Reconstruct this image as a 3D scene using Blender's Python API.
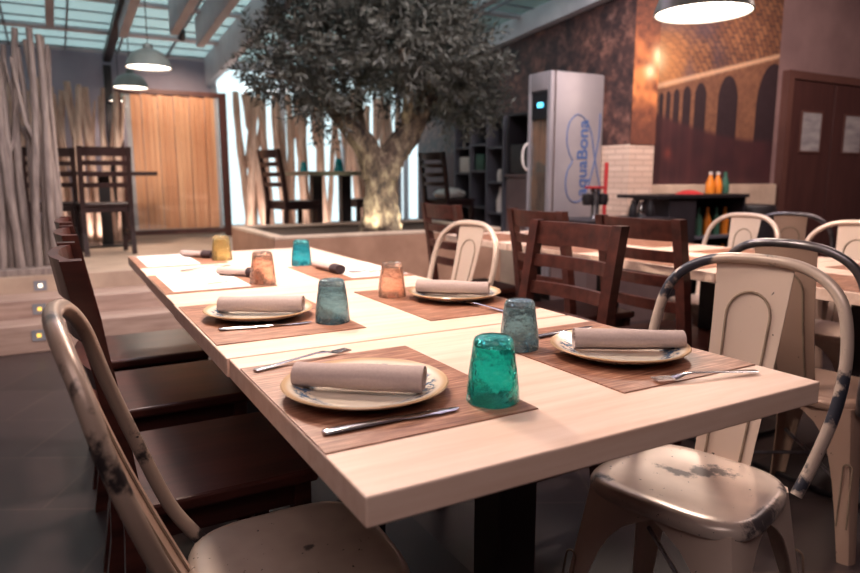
import bpy, math, random
import numpy as np
from mathutils import Vector, Matrix
random.seed(7)
for o in list(bpy.data.objects): bpy.data.objects.remove(o)
SC = bpy.context.scene
COL = SC.collection
PI = math.pi
R = math.radians

# ------------------------------------------------------------------ camera
cd = bpy.data.cameras.new('camera'); cam = bpy.data.objects.new('camera', cd); COL.objects.link(cam)
cam.location = (0, 0, 1.09)
pitch = math.atan(108.3/664.0)
cam.rotation_euler = (PI/2 - pitch, 0, -R(29.5))
cd.sensor_width = 36; cd.lens = 664.0/860*36; cd.clip_start = 0.05
cd.dof.use_dof = True; cd.dof.focus_distance = 1.3; cd.dof.aperture_fstop = 3.6
SC.camera = cam
# ------------------------------------------------------------------ world, exposure
w = bpy.data.worlds.new('world'); SC.world = w; w.use_nodes = True
bg = w.node_tree.nodes['Background']
bg.inputs[0].default_value = (0.57, 0.70, 0.74, 1); bg.inputs[1].default_value = 2.1
SC.view_settings.view_transform = 'Standard'; SC.view_settings.look = 'None'
SC.view_settings.exposure = 0.15; SC.view_settings.gamma = 1.0
def area(name, loc, rot, sx, sy, e, col):
    l = bpy.data.lights.new(name, 'AREA'); l.shape = 'RECTANGLE'; l.size = sx; l.size_y = sy; l.energy = e; l.color = col
    o = bpy.data.objects.new(name, l); o.location = loc; o.rotation_euler = rot; COL.objects.link(o); return o
area('fill_light_near', (-0.6, -0.6, 3.2), (0, 0, 0), 2.6, 2.2, 46, (1.0, 0.80, 0.76))  # unseen area light added under the ceiling as soft fill
area('fill_light_right', (5.6, 2.2, 3.3), (R(25), 0, 0), 3.4, 1.2, 110, (1.0, 0.76, 0.68))  # unseen, added to brighten the walls at the right back
area('fill_light_middle', (1.6, 3.2, 3.2), (R(58), 0, R(-8)), 4.4, 0.7, 190, (1.0, 0.92, 0.92))  # unseen fill added to lift the platform and back wall

# ------------------------------------------------------------------ materials
def lin(c):
    return tuple((x/12.92 if x <= 0.04045 else ((x+0.055)/1.055)**2.4) for x in [v/255.0 for v in c]) + (1,)
def newmat(name):
    m = bpy.data.materials.new(name); m.use_nodes = True
    return m, m.node_tree.nodes, m.node_tree.links, m.node_tree.nodes['Principled BSDF']
def ramp(N, L, src, stops):
    r = N.new('ShaderNodeValToRGB'); L.new(src, r.inputs[0])
    e = r.color_ramp.elements
    e[0].position, e[0].color = stops[0]; e[1].position, e[1].color = stops[-1]
    for p, c in stops[1:-1]:
        x = e.new(p); x.color = c
    return r.outputs[0]
def coords(N, L, scale=(1,1,1), kind='Object'):
    tc = N.new('ShaderNodeTexCoord'); mp = N.new('ShaderNodeMapping'); mp.inputs['Scale'].default_value = scale
    L.new(tc.outputs[kind], mp.inputs[0]); return mp.outputs[0]
def noise(N, L, vec, sc, det=4, rough=0.6):
    n = N.new('ShaderNodeTexNoise'); n.inputs['Scale'].default_value = sc; n.inputs['Detail'].default_value = det
    n.inputs['Roughness'].default_value = rough; L.new(vec, n.inputs['Vector']); return n.outputs['Fac']
def bump(N, L, B, h, st=0.3, d=0.01):
    b = N.new('ShaderNodeBump'); b.inputs['Strength'].default_value = st; b.inputs['Distance'].default_value = d
    L.new(h, b.inputs['Height']); L.new(b.outputs[0], B.inputs['Normal'])
def mat_noise(name, c1, c2, rough=0.6, sc=8, scale=(1,1,1), lo=0.35, hi=0.65, metal=0, bmp=0.0, det=4, spec=0.5):
    m, N, L, B = newmat(name)
    v = coords(N, L, scale); n = noise(N, L, v, sc, det)
    L.new(ramp(N, L, n, [(lo, lin(c1)), (hi, lin(c2))]), B.inputs['Base Color'])
    B.inputs['Roughness'].default_value = rough; B.inputs['Metallic'].default_value = metal
    B.inputs['Specular IOR Level'].default_value = spec
    if bmp: bump(N, L, B, n, bmp)
    return m
def mat_emit(name, c, s):
    m, N, L, B = newmat(name)
    B.inputs['Base Color'].default_value = lin(c); B.inputs['Emission Color'].default_value = lin(c); B.inputs['Emission Strength'].default_value = s
    return m
M = {}
M['pine'] = mat_noise('pine', (226,192,172), (242,214,198), 0.5, 3.0, (1.2, 14, 14), 0.3, 0.7)
def mat_mat():
    m, N, L, B = newmat('placemat_print')
    v = coords(N, L, (4, 60, 1)); n = noise(N, L, v, 3.0, 5)
    v2 = coords(N, L, (5, 11, 1)); n2 = noise(N, L, v2, 2.2, 2)
    c1 = ramp(N, L, n, [(0.32, lin((108,62,46))), (0.5, lin((166,114,90))), (0.7, lin((212,166,138)))])
    c2 = ramp(N, L, n2, [(0.4, (0.72,0.68,0.66,1)), (0.6, (1,1,1,1))])
    mx = N.new('ShaderNodeMix'); mx.data_type = 'RGBA'; mx.blend_type = 'MULTIPLY'; mx.inputs[0].default_value = 1
    L.new(c1, mx.inputs[6]); L.new(c2, mx.inputs[7]); L.new(mx.outputs[2], B.inputs['Base Color'])
    B.inputs['Roughness'].default_value = 0.45
    return m
M['mat'] = mat_mat()
M['darkwood'] = mat_noise('dark_wood', (46,22,20), (84,44,38), 0.32, 2.5, (10, 1.2, 10), 0.3, 0.7)
M['blackwood'] = mat_noise('black_brown_wood', (34,20,22), (56,34,34), 0.4, 2.5, (10, 1.2, 10), 0.3, 0.7)
M['blackmetal'] = mat_noise('black_metal', (26,22,26), (38,32,36), 0.45, 6)
def mat_tolix(name, base, base2, chip, lo=0.60, hi=0.66, sc=7.0, rough=0.33):
    m, N, L, B = newmat(name)
    v = coords(N, L); n = noise(N, L, v, sc, 6, 0.65); n2 = noise(N, L, v, 2.2, 2)
    n3 = noise(N, L, v, 55, 2)
    body = ramp(N, L, n2, [(0.35, lin(base)), (0.65, lin(base2))])
    k = ramp(N, L, n, [(lo, (0,0,0,1)), (hi, (1,1,1,1))])
    k2 = ramp(N, L, n3, [(0.73, (0,0,0,1)), (0.76, (1,1,1,1))])
    ad = N.new('ShaderNodeMath'); ad.operation = 'MAXIMUM'; L.new(k, ad.inputs[0]); L.new(k2, ad.inputs[1])
    mx = N.new('ShaderNodeMix'); mx.data_type = 'RGBA'; L.new(ad.outputs[0], mx.inputs[0]); L.new(body, mx.inputs[6]); mx.inputs[7].default_value = lin(chip)
    L.new(mx.outputs[2], B.inputs['Base Color'])
    B.inputs['Roughness'].default_value = rough; B.inputs['Metallic'].default_value = 0.25
    bump(N, L, B, n, 0.12, 0.004)
    return m
M['cream'] = mat_tolix('worn_cream_paint', (206,182,168), (224,202,188), (48,44,52), 0.575, 0.64, 5.5)
def mat_seat(name, base, base2, chip, pts):
    m, N, L, B = newmat(name)
    tc = N.new('ShaderNodeTexCoord'); n = noise(N, L, tc.outputs['Object'], 26, 6, 0.7); n2 = noise(N, L, tc.outputs['Object'], 5, 3); n3 = noise(N, L, tc.outputs['Object'], 70, 2)
    body = ramp(N, L, n2, [(0.35, lin(base)), (0.65, lin(base2))]); cur = None
    def math_(op, a, b=None):
        q = N.new('ShaderNodeMath'); q.operation = op
        for i, v in enumerate((a, b)):
            if v is None: continue
            if isinstance(v, (int, float)): q.inputs[i].default_value = v
            else: L.new(v, q.inputs[i])
        return q.outputs[0]
    for (x, y, sx, sy) in pts:
        mp = N.new('ShaderNodeMapping'); mp.inputs['Location'].default_value = (-x/sx, -y/sy, 0); mp.inputs['Scale'].default_value = (1/sx, 1/sy, 0)
        L.new(tc.outputs['Object'], mp.inputs[0]); ln = N.new('ShaderNodeVectorMath'); ln.operation = 'LENGTH'; L.new(mp.outputs[0], ln.inputs[0])
        d = ln.outputs['Value']; cur = d if cur is None else math_('MINIMUM', cur, d)
    k = math_('ADD', cur, math_('MULTIPLY', math_('SUBTRACT', n, .5), 3.2))
    kk = ramp(N, L, k, [(0.55, (1,1,1,1)), (1.0, (0,0,0,1))]); k2 = ramp(N, L, n3, [(0.70, (0,0,0,1)), (0.73, (1,1,1,1))])
    ad = math_('MAXIMUM', math_('MULTIPLY', kk, .9), k2)
    mx = N.new('ShaderNodeMix'); mx.data_type = 'RGBA'; L.new(ad, mx.inputs[0]); L.new(body, mx.inputs[6]); mx.inputs[7].default_value = lin(chip)
    L.new(mx.outputs[2], B.inputs['Base Color']); B.inputs['Roughness'].default_value = 0.28; B.inputs['Metallic'].default_value = 0.2
    bump(N, L, B, ad, -0.15, 0.002)
    return m
M['cream_seat'] = mat_seat('worn_seat_paint', (196,178,168), (226,208,196), (54,52,62), [(.0,-.06,.035,.03),(-.03,-.09,.04,.025),(-.172,.06,.016,.09),(-.16,-.13,.02,.05),(.04,-.02,.05,.02),(.13,.13,.03,.02)])
M['taupe_seat'] = mat_seat('worn_grey_seat_paint', (150,134,124), (176,160,148), (44,40,44), [(-.02,.03,.016,.012),(.06,-.05,.012,.012)])
M['cream_clean'] = mat_tolix('cream_paint', (214,190,176), (228,206,192), (70,60,58), 0.72, 0.78)
M['taupe'] = mat_tolix('worn_taupe_paint', (150,128,116), (184,164,150), (50,44,46), 0.56, 0.63, 9.0)
M['pinkgrey'] = mat_tolix('pinkish_taupe_paint', (178,146,130), (198,166,148), (80,64,58), 0.72, 0.78)
M['steel'] = mat_noise('dull_steel', (96,92,98), (150,144,148), 0.3, 12, metal=0.8)
M['chipped_hoop'] = mat_tolix('heavily_chipped_hoop_paint', (180,162,152), (214,194,180), (58,60,72), 0.52, 0.57, 6.0)
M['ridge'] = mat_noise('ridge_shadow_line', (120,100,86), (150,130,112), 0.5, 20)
M['chrome'] = mat_noise('cutlery_steel', (190,190,195), (225,225,230), 0.16, 5, metal=1.0)
M['napkin'] = mat_noise('linen', (182,162,158), (190,170,166), 0.9, 220, bmp=0.05)
M['darkend'] = mat_noise('dark_roll_end', (52,38,44), (70,54,58), 0.9, 60)  # dark colour stands in for shade inside the open roll end
M['floor'] = None
def mat_floor():
    m, N, L, B = newmat('dark_floor_tiles')
    tc = N.new('ShaderNodeTexCoord'); mp = N.new('ShaderNodeMapping'); mp.inputs['Rotation'].default_value = (0,0,R(28)); L.new(tc.outputs['Object'], mp.inputs[0])
    br = N.new('ShaderNodeTexBrick'); br.offset = 0.5; br.inputs['Scale'].default_value = 1.0
    br.inputs['Brick Width'].default_value = 0.62; br.inputs['Row Height'].default_value = 0.42; br.inputs['Mortar Size'].default_value = 0.006
    br.inputs['Color1'].default_value = lin((44,36,39)); br.inputs['Color2'].default_value = lin((60,48,49)); br.inputs['Mortar'].default_value = lin((74,61,59))
    L.new(mp.outputs[0], br.inputs[0])
    n = noise(N, L, mp.outputs[0], 3, 5)
    mx = N.new('ShaderNodeMix'); mx.data_type = 'RGBA'; mx.blend_type = 'MULTIPLY'; mx.inputs[0].default_value = 0.8
    L.new(br.outputs[0], mx.inputs[6]); L.new(ramp(N, L, n, [(0.3, (.6,.6,.62,1)), (0.7, (1,1,1,1))]), mx.inputs[7]); L.new(mx.outputs[2], B.inputs['Base Color'])
    B.inputs['Roughness'].default_value = 0.35
    return m
M['floor'] = mat_floor()
M['platform'] = mat_noise('pale_stone_platform', (168,142,126), (196,170,150), 0.5, 2.5, (1, 3, 1))
M['step'] = mat_noise('step_wood_cladding', (150,122,112), (178,150,138), 0.55, 3, (1, 12, 12))
M['planter'] = mat_noise('planter_clay_render', (150,112,92), (172,132,110), 0.75, 4)
M['planterrim'] = mat_noise('planter_rim', (190,164,146), (214,190,170), 0.6, 4)
M['soil'] = mat_noise('bark_mulch', (44,32,26), (84,64,50), 0.95, 40, bmp=0.6)
M['whitewall'] = mat_noise('lavender_grey_wall', (158,150,166), (172,164,178), 0.8, 2)
M['pinkwall'] = mat_noise('pinkish_plaster_wall', (132,104,104), (152,122,120), 0.8, 1.6)
M['plumwall'] = mat_noise('plum_brown_wall', (86,66,70), (104,82,84), 0.8, 2)
M['beam'] = mat_noise('white_painted_timber', (186,182,190), (206,202,208), 0.6, 3)
M['bar'] = mat_noise('grey_glazing_bar', (120,120,128), (140,138,146), 0.6, 3)
M['door'] = mat_noise('dark_red_brown_door', (70,40,38), (84,50,46), 0.5, 2, (8,8,1))
M['doorframe'] = mat_noise('brown_door_frame', (92,58,52), (106,70,62), 0.5, 2)
M['pole'] = mat_noise('bare_driftwood', (182,148,130), (226,198,180), 0.75, 6, (6,6,0.8), bmp=0.3)
M['polegrey'] = mat_noise('grey_driftwood', (120,104,100), (164,146,138), 0.75, 6, (6,6,0.8), bmp=0.3)
M['plank'] = mat_noise('orange_lath_screen', (216,146,108), (242,188,150), 0.5, 2.0, (9,9,0.25), 0.3, 0.7)
M['pendant'] = mat_noise('grey_green_enamel', (116,122,120), (140,146,142), 0.3, 3)
M['pendantin'] = mat_noise('white_enamel', (225,220,215), (235,230,225), 0.5, 3)
M['diffuser'] = mat_emit('lit_lamp_opening', (255,240,225), 7.0)
M['fridge'] = mat_noise('silver_grey_cabinet', (142,134,140), (154,146,150), 0.35, 2, metal=0.15)
M['fridgedark'] = mat_noise('fridge_seam', (70,50,46), (80,58,52), 0.4, 3)
M['fridgein'] = mat_noise('fridge_interior', (92,76,70), (126,104,94), 0.5, 6, (4,4,1))
M['blue'] = mat_noise('blue_print', (62,88,140), (74,100,150), 0.5, 3)
M['led'] = mat_emit('cyan_display', (90,200,240), 3.0)
M['amberled'] = mat_emit('amber_step_light', (230,190,90), 1.3)
M['whiteled'] = mat_emit('white_step_light', (255,235,205), 2.5)
M['shelf'] = mat_noise('black_brown_shelf', (34,30,36), (46,40,46), 0.5, 4)
M['shelfgrey'] = mat_noise('grey_shelf_edge', (84,82,92), (98,96,106), 0.5, 4)
M['counter'] = mat_noise('mauve_brown_counter', (98,78,80), (112,92,92), 0.55, 4)
M['whitish'] = mat_noise('white_ceramic', (212,200,196), (228,216,210), 0.4, 8)
M['greenbox'] = mat_noise('green_box', (50,84,70), (62,98,82), 0.6, 8)
M['red'] = mat_noise('red_plastic', (172,44,48), (190,56,58), 0.4, 6)
M['orange'] = mat_noise('orange_juice', (226,128,40), (238,146,56), 0.3, 6)
M['greenglass'] = mat_noise('green_bottle', (58,98,84), (72,112,96), 0.2, 6)
M['teal_plain'] = mat_noise('turquoise_glaze', (30,150,160), (50,176,184), 0.2, 6)
def mat_brick(name, c1, c2, mortar, sc=1.0, bw=0.24, rh=0.075, rough=0.8):
    m, N, L, B = newmat(name)
    tc = N.new('ShaderNodeTexCoord'); sp = N.new('ShaderNodeSeparateXYZ'); cb = N.new('ShaderNodeCombineXYZ'); ad = N.new('ShaderNodeMath'); ad.operation = 'ADD'
    L.new(tc.outputs['Object'], sp.inputs[0]); L.new(sp.outputs[0], ad.inputs[0]); L.new(sp.outputs[1], ad.inputs[1]); L.new(ad.outputs[0], cb.inputs[0]); L.new(sp.outputs[2], cb.inputs[1])
    br = N.new('ShaderNodeTexBrick'); br.inputs['Scale'].default_value = sc; br.inputs['Brick Width'].default_value = bw; br.inputs['Row Height'].default_value = rh
    br.inputs['Mortar Size'].default_value = 0.006
    br.inputs['Color1'].default_value = lin(c1); br.inputs['Color2'].default_value = lin(c2); br.inputs['Mortar'].default_value = lin(mortar)
    L.new(cb.outputs[0], br.inputs[0]); L.new(br.outputs[0], B.inputs['Base Color']); B.inputs['Roughness'].default_value = rough
    bump(N, L, B, br.outputs['Fac'], 0.4, 0.006)
    return m
M['whitebrick'] = mat_brick('whitewashed_brick', (206,176,160), (220,192,176), (190,160,146), 1.0, .19, .05)
def mat_leafmural():
    m, N, L, B = newmat('leafy_wall_print')
    v = coords(N, L); n = noise(N, L, v, 9, 8, 0.75); n2 = noise(N, L, v, 1.6, 3)
    c1 = ramp(N, L, n, [(0.34, lin((34,26,34))), (0.5, lin((84,58,56))), (0.62, lin((132,94,84))), (0.72, lin((176,146,132)))])
    c2 = ramp(N, L, n2, [(0.38, (0.35,0.36,0.45,1)), (0.62, (1,0.9,0.85,1))])
    mx = N.new('ShaderNodeMix'); mx.data_type = 'RGBA'; mx.blend_type = 'MULTIPLY'; mx.inputs[0].default_value = 1
    L.new(c1, mx.inputs[6]); L.new(c2, mx.inputs[7]); L.new(mx.outputs[2], B.inputs['Base Color']); B.inputs['Roughness'].default_value = 0.6
    return m
M['leafmural'] = mat_leafmural()
def mat_vcol(name, rough=0.6):
    m, N, L, B = newmat(name)
    a = N.new('ShaderNodeVertexColor'); a.layer_name = 'Col'; L.new(a.outputs[0], B.inputs['Base Color']); B.inputs['Roughness'].default_value = rough
    return m
M['print'] = mat_vcol('printed_vault_picture')
M['paper'] = mat_vcol('printed_paper', 0.8)
def mat_roofglass():
    m, N, L, B = newmat('frosted_roof_glass')
    out = [n for n in N if n.type == 'OUTPUT_MATERIAL'][0]
    t = N.new('ShaderNodeBsdfTransparent'); t.inputs[0].default_value = (0.86, 0.93, 0.92, 1)
    B.inputs['Base Color'].default_value = lin((190,214,212)); B.inputs['Roughness'].default_value = 0.5
    mx = N.new('ShaderNodeMixShader'); mx.inputs[0].default_value = 0.45
    L.new(t.outputs[0], mx.inputs[1]); L.new(B.outputs[0], mx.inputs[2]); L.new(mx.outputs[0], out.inputs[0])
    return m
M['roofglass'] = mat_roofglass()
def mat_pane():
    m, N, L, B = newmat('clear_pane')
    out = [n for n in N if n.type == 'OUTPUT_MATERIAL'][0]
    t = N.new('ShaderNodeBsdfTransparent'); t.inputs[0].default_value = (0.95, 0.97, 0.97, 1)
    g = N.new('ShaderNodeBsdfGlossy'); g.inputs['Roughness'].default_value = 0.05
    mx = N.new('ShaderNodeMixShader'); mx.inputs[0].default_value = 0.08
    L.new(t.outputs[0], mx.inputs[1]); L.new(g.outputs[0], mx.inputs[2]); L.new(mx.outputs[0], out.inputs[0])
    return m
M['pane'] = mat_pane()
def mat_glass(name, c, dens=1.0):
    m, N, L, B = newmat(name)
    B.inputs['Base Color'].default_value = lin(c); B.inputs['Transmission Weight'].default_value = 0.93; B.inputs['IOR'].default_value = 1.35; B.inputs['Roughness'].default_value = 0.04
    v = coords(N, L); n = noise(N, L, v, 70, 2); bump(N, L, B, n, 0.8, 0.006)
    return m
G = dict(teal=mat_glass('teal_glass', (86,220,214)), slate=mat_glass('slate_blue_glass', (168,200,210)), peach=mat_glass('peach_glass', (255,222,204)),
         amber=mat_glass('amber_glass', (246,230,182)), turquoise=mat_glass('turquoise_glass', (110,216,232)))
def mat_plate():
    m, N, L, B = newmat('painted_ceramic')
    tc = N.new('ShaderNodeTexCoord'); ln = N.new('ShaderNodeVectorMath'); ln.operation = 'LENGTH'
    sp = N.new('ShaderNodeSeparateXYZ'); cb = N.new('ShaderNodeCombineXYZ')
    L.new(tc.outputs['Object'], sp.inputs[0]); L.new(sp.outputs[0], cb.inputs[0]); L.new(sp.outputs[1], cb.inputs[1]); L.new(cb.outputs[0], ln.inputs[0])
    band = ramp(N, L, ln.outputs['Value'], [(0.078, (0,0,0,1)), (0.088, (1,1,1,1)), (0.108, (1,1,1,1)), (0.114, (0,0,0,1))])
    n = noise(N, L, tc.outputs['Object'], 75, 3)
    k = ramp(N, L, n, [(0.47, (0,0,0,1)), (0.51, (1,1,1,1))])
    mu = N.new('ShaderNodeMath'); mu.operation = 'MULTIPLY'; L.new(band, mu.inputs[0]); L.new(k, mu.inputs[1])
    rim = ramp(N, L, ln.outputs['Value'], [(0.117, lin((228,214,196))), (0.124, lin((206,172,136)))])
    mx = N.new('ShaderNodeMix'); mx.data_type = 'RGBA'; L.new(mu.outputs[0], mx.inputs[0]); L.new(rim, mx.inputs[6]); mx.inputs[7].default_value = lin((84,110,140))
    L.new(mx.outputs[2], B.inputs['Base Color']); B.inputs['Roughness'].default_value = 0.2
    return m
M['plate'] = mat_plate()
def mat_bark():
    m, N, L, B = newmat('olive_bark')
    v = coords(N, L, (1,1,0.6)); n = noise(N, L, v, 14, 8, 0.7)
    L.new(ramp(N, L, n, [(0.36, lin((34,26,24))), (0.5, lin((92,74,62))), (0.66, lin((150,134,112)))]), B.inputs['Base Color'])
    B.inputs['Roughness'].default_value = 0.9; bump(N, L, B, n, 1.0, 0.05)
    return m
M['bark'] = mat_bark()
def mat_leaf():
    m, N, L, B = newmat('olive_leaf')
    v = coords(N, L); n = noise(N, L, v, 30, 2)
    L.new(ramp(N, L, n, [(0.35, lin((36,36,34))), (0.65, lin((76,74,66)))]), B.inputs['Base Color'])
    B.inputs['Roughness'].default_value = 0.6
    return m
M['leaf'] = mat_leaf()

# ------------------------------------------------------------------ mesh helpers
class MB:
    def __init__(s): s.v = []; s.f = []
    def add(s, vs, fs):
        b = len(s.v); s.v += [tuple(p) for p in vs]; s.f += [tuple(b+i for i in f) for f in fs]; return s
    def box(s, x0, x1, y0, y1, z0, z1, bev=0.0):
        if bev <= 0:
            vs = [(x,y,z) for z in (z0,z1) for y in (y0,y1) for x in (x0,x1)]
            return s.add(vs, [(0,2,3,1),(4,5,7,6),(0,1,5,4),(2,6,7,3),(0,4,6,2),(1,3,7,5)])
        import bmesh
        bm = bmesh.new(); bmesh.ops.create_cube(bm, size=1)
        for q in bm.verts: q.co = Vector(((x0+x1)/2+q.co.x*(x1-x0), (y0+y1)/2+q.co.y*(y1-y0), (z0+z1)/2+q.co.z*(z1-z0)))
        bmesh.ops.bevel(bm, geom=bm.edges[:], offset=bev, segments=2, affect='EDGES', profile=0.5)
        bm.verts.index_update()
        s.add([q.co[:] for q in bm.verts], [[q.index for q in f.verts] for f in bm.faces]); bm.free(); return s
    def loft(s, rings, cap=True, closed=True):
        n = len(rings[0]); b = len(s.v)
        for r in rings: s.v += [tuple(p) for p in r]
        for i in range(len(rings)-1):
            for j in range(n if closed else n-1):
                k = (j+1) % n
                s.f.append((b+i*n+j, b+i*n+k, b+(i+1)*n+k, b+(i+1)*n+j))
        if cap and closed:
            s.f.append(tuple(b+j for j in range(n-1,-1,-1))); s.f.append(tuple(b+(len(rings)-1)*n+j for j in range(n)))
        return s
    def tube(s, path, r, seg=10, flat=1.0):
        P = [Vector(p) for p in path]; rings = []; up = None
        for i, p in enumerate(P):
            t = (P[min(i+1,len(P)-1)] - P[max(i-1,0)]).normalized()
            if up is None:
                up = Vector((0,0,1)) if abs(t.z) < 0.9 else Vector((0,1,0))
            a = t.cross(up).normalized(); bb = a.cross(t).normalized(); up = bb
            rr = r[i] if hasattr(r, '__len__') else r
            rings.append([p + a*math.cos(2*PI*k/seg)*rr + bb*math.sin(2*PI*k/seg)*rr*flat for k in range(seg)])
        return s.loft(rings)
    def lathe(s, prof, seg=32, c=(0,0,0), cap=False):
        rings = [[(c[0]+r*math.cos(2*PI*k/seg), c[1]+r*math.sin(2*PI*k/seg), c[2]+z) for k in range(seg)] for r, z in prof]
        return s.loft(rings, cap=cap)
    def xf(s, M4):
        s.v = [tuple(M4 @ Vector(p)) for p in s.v]; return s
    def build(s, name, m, parent=None, smooth=False, loc=None, rz=0):
        me = bpy.data.meshes.new(name); me.from_pydata(s.v, [], s.f); me.update()
        import bmesh
        bm = bmesh.new(); bm.from_mesh(me); bmesh.ops.recalc_face_normals(bm, faces=bm.faces); bm.to_mesh(me); bm.free()
        me.materials.append(m)
        if smooth:
            me.polygons.foreach_set('use_smooth', [True]*len(me.polygons))
            try: me.set_sharp_from_angle(angle=R(40))
            except Exception: pass
        o = bpy.data.objects.new(name, me); COL.objects.link(o)
        if parent: o.parent = parent
        if loc: o.location = loc; o.rotation_euler = (0,0,rz)
        return o
def cr(P, n=8):
    P = [Vector(p) for p in P]; Q = [2*P[0]-P[1]] + P + [2*P[-1]-P[-2]]; out = []
    for i in range(1, len(Q)-2):
        a, b, c, d = Q[i-1:i+3]
        for k in range(n):
            t = k/n; out.append(0.5*((2*b)+(c-a)*t+(2*a-5*b+4*c-d)*t*t+(3*b-a-3*c+d)*t**3))
    out.append(Q[-2]); return out
def tag(o, label, cat=None, group=None, kind=None):
    if label: o['label'] = label
    if cat: o['category'] = cat
    if group: o['group'] = group
    if kind: o['kind'] = kind
    return o
def thing(name, label, cat, loc=(0,0,0), rz=0, group=None):
    o = bpy.data.objects.new(name, None); COL.objects.link(o); o.empty_display_size = 0.1
    o.location = loc; o.rotation_euler = (0,0,rz); return tag(o, label, cat, group)
def struct(name, mb, m, smooth=False): return tag(mb.build(name, m, smooth=smooth), None, kind='structure')
def kids(o): return [c for c in bpy.data.objects if c.parent == o]
def dup(root, loc, rz=0, label=None, group=None, swap=None):
    table = {}
    for c in bpy.data.objects:
        if c.parent: table.setdefault(c.parent, []).append(c)
    def cp(o, par):
        c = o.copy(); COL.objects.link(c); c.parent = par
        for ch in table.get(o, []): cp(ch, c)
        return c
    r = cp(root, None); r.location = loc; r.rotation_euler = (0,0,rz)
    if label: r['label'] = label
    if group: r['group'] = group
    return r
def remat(root, pairs):
    # per-object material swap on a copy that keeps its mesh data
    for o in [root] + [c for c in bpy.data.objects if c.parent == root or (c.parent and c.parent.parent == root)]:
        if o.type == 'MESH' and o.material_slots:
            n = o.material_slots[0].material
            if n in pairs:
                o.material_slots[0].link = 'OBJECT'; o.material_slots[0].material = pairs[n]

def spot(name, parent, loc, target, e, col, size=60, blend=.6, rad=.03):
    l = bpy.data.lights.new(name, 'SPOT'); l.energy = e; l.color = col; l.spot_size = R(size); l.spot_blend = blend; l.shadow_soft_size = rad
    o = bpy.data.objects.new(name, l); COL.objects.link(o); o.location = loc
    if parent: o.parent = parent
    d = Vector(target)-Vector(loc); o.rotation_euler = d.to_track_quat('-Z','Y').to_euler(); return o
# ------------------------------------------------------------------ room shell
struct('floor', MB().box(-4, 9.5, -3, 9, -0.1, 0), M['floor'])
struct('platform_step_1', MB().box(-4, 1.40, 4.78, 5.036, 0.0, 0.18, 0.006), M['step'])
struct('platform_step_2', MB().box(-4, 1.40, 5.036, 5.365, 0.0, 0.298, 0.006), M['step'])
struct('platform_floor', MB().box(-4, 1.40, 5.365, 8.6, 0.0, 0.415, 0.004).box(1.40, 4.4, 6.15, 8.6, 0.0, 0.415), M['platform'])
struct('platform_floor_right', MB().box(3.42, 4.4, 5.05, 6.15, 0.0, 0.415), M['platform'])
def zroof(y): return 2.5 + 0.081*(8.6-y)
# back wall: solid left part, glazed right part
struct('wall_back', MB().box(-4, 1.80, 8.6, 8.7, 0, 2.5), M['whitewall'])
struct('wall_back_sill', MB().box(1.80, 4.4, 8.6, 8.7, 0, 0.50), M['whitewall'])
wf = MB()
for x in (1.80, 2.65, 3.5, 4.33): wf.box(x, x+0.07, 8.6, 8.68, 0.50, 2.5)
wf.box(1.80, 4.4, 8.6, 8.68, 2.42, 2.5)
wo = tag(wf.build('window_1', M['beam']), None, kind='structure')
MB().box(1.87, 4.33, 8.63, 8.64, 0.50, 2.42).build('pane', M['pane'], wo)
struct('wall_left', MB().box(-4.1, -4, -3, 8.7, 0, 3.6), M['plumwall'])
struct('wall_near', MB().box(-4, 9.5, -3.1, -3, 0, 3.6), M['plumwall'])
struct('wall_far_right', MB().box(9.5, 9.6, -3, 4.5, 0, 3.6), M['pinkwall'])
# long right wall of the raised part (printed above, whitewashed brick below at its near end)
struct('wall_side_brick', MB().box(4.402, 4.70, 4.262, 4.95, 0, 1.38), M['whitebrick'])
struct('wall_side_plaster', MB().box(4.402, 4.70, 4.95, 8.10, 0, 1.38).box(4.402, 4.70, 8.10, 8.7, 0, .50), M['plumwall'])
struct('wall_side_upper', MB().box(4.402, 4.70, 4.262, 8.10, 1.38, 3.4).box(4.402, 4.70, 8.10, 8.7, 2.42, 3.4), M['leafmural'])
wo2 = tag(MB().box(4.42, 4.48, 8.10, 8.16, .50, 2.42).box(4.42, 4.48, 8.54, 8.60, .50, 2.42).box(4.42, 4.48, 8.16, 8.54, 2.36, 2.42).build('window_2', M['beam']), None, kind='structure')
MB().box(4.445, 4.455, 8.16, 8.54, .50, 2.36).build('pane', M['pane'], wo2)
struct('wall_right', MB().box(4.70, 9.5, 4.42, 4.6, 0, 3.6), M['pinkwall'])
struct('trim_1', MB().box(4.70, 6.62, 4.33, 4.42, 0.0, 1.03, 0.006), M['planterrim'])
# ceiling
struct('ceiling', MB().box(-4.1, 9.6, -3.1, 4.0, 3.35, 3.45).box(4.70, 9.6, 4.0, 4.7, 3.35, 3.45), M['whitewall'])
rg = MB(); y0, y1 = 4.0, 8.7
rg.add([(-4,y0,zroof(y0)),(4.7,y0,zroof(y0)),(4.7,y1,zroof(y1)),(-4,y1,zroof(y1)),(-4,y0,zroof(y0)+.02),(4.7,y0,zroof(y0)+.02),(4.7,y1,zroof(y1)+.02),(-4,y1,zroof(y1)+.02)],
       [(0,3,2,1),(4,5,6,7),(0,1,5,4),(2,3,7,6),(0,4,7,3),(1,2,6,5)])
struct('ceiling_glass', rg, M['roofglass'])
struct('ceiling_edge', MB().box(-4, 4.7, 3.9, 4.0, 2.86, 3.4), M['whitewall'])
def slopebox(x0, x1, ya, yb, top, bot):
    vs = []
    for y in (ya, yb):
        for z in (zroof(y)-bot, zroof(y)-top):
            for x in (x0, x1): vs.append((x,y,z))
    return MB().add(vs, [(0,1,3,2),(4,6,7,5),(0,4,5,1),(2,3,7,6),(0,2,6,4),(1,5,7,3)])
n = 1
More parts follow.
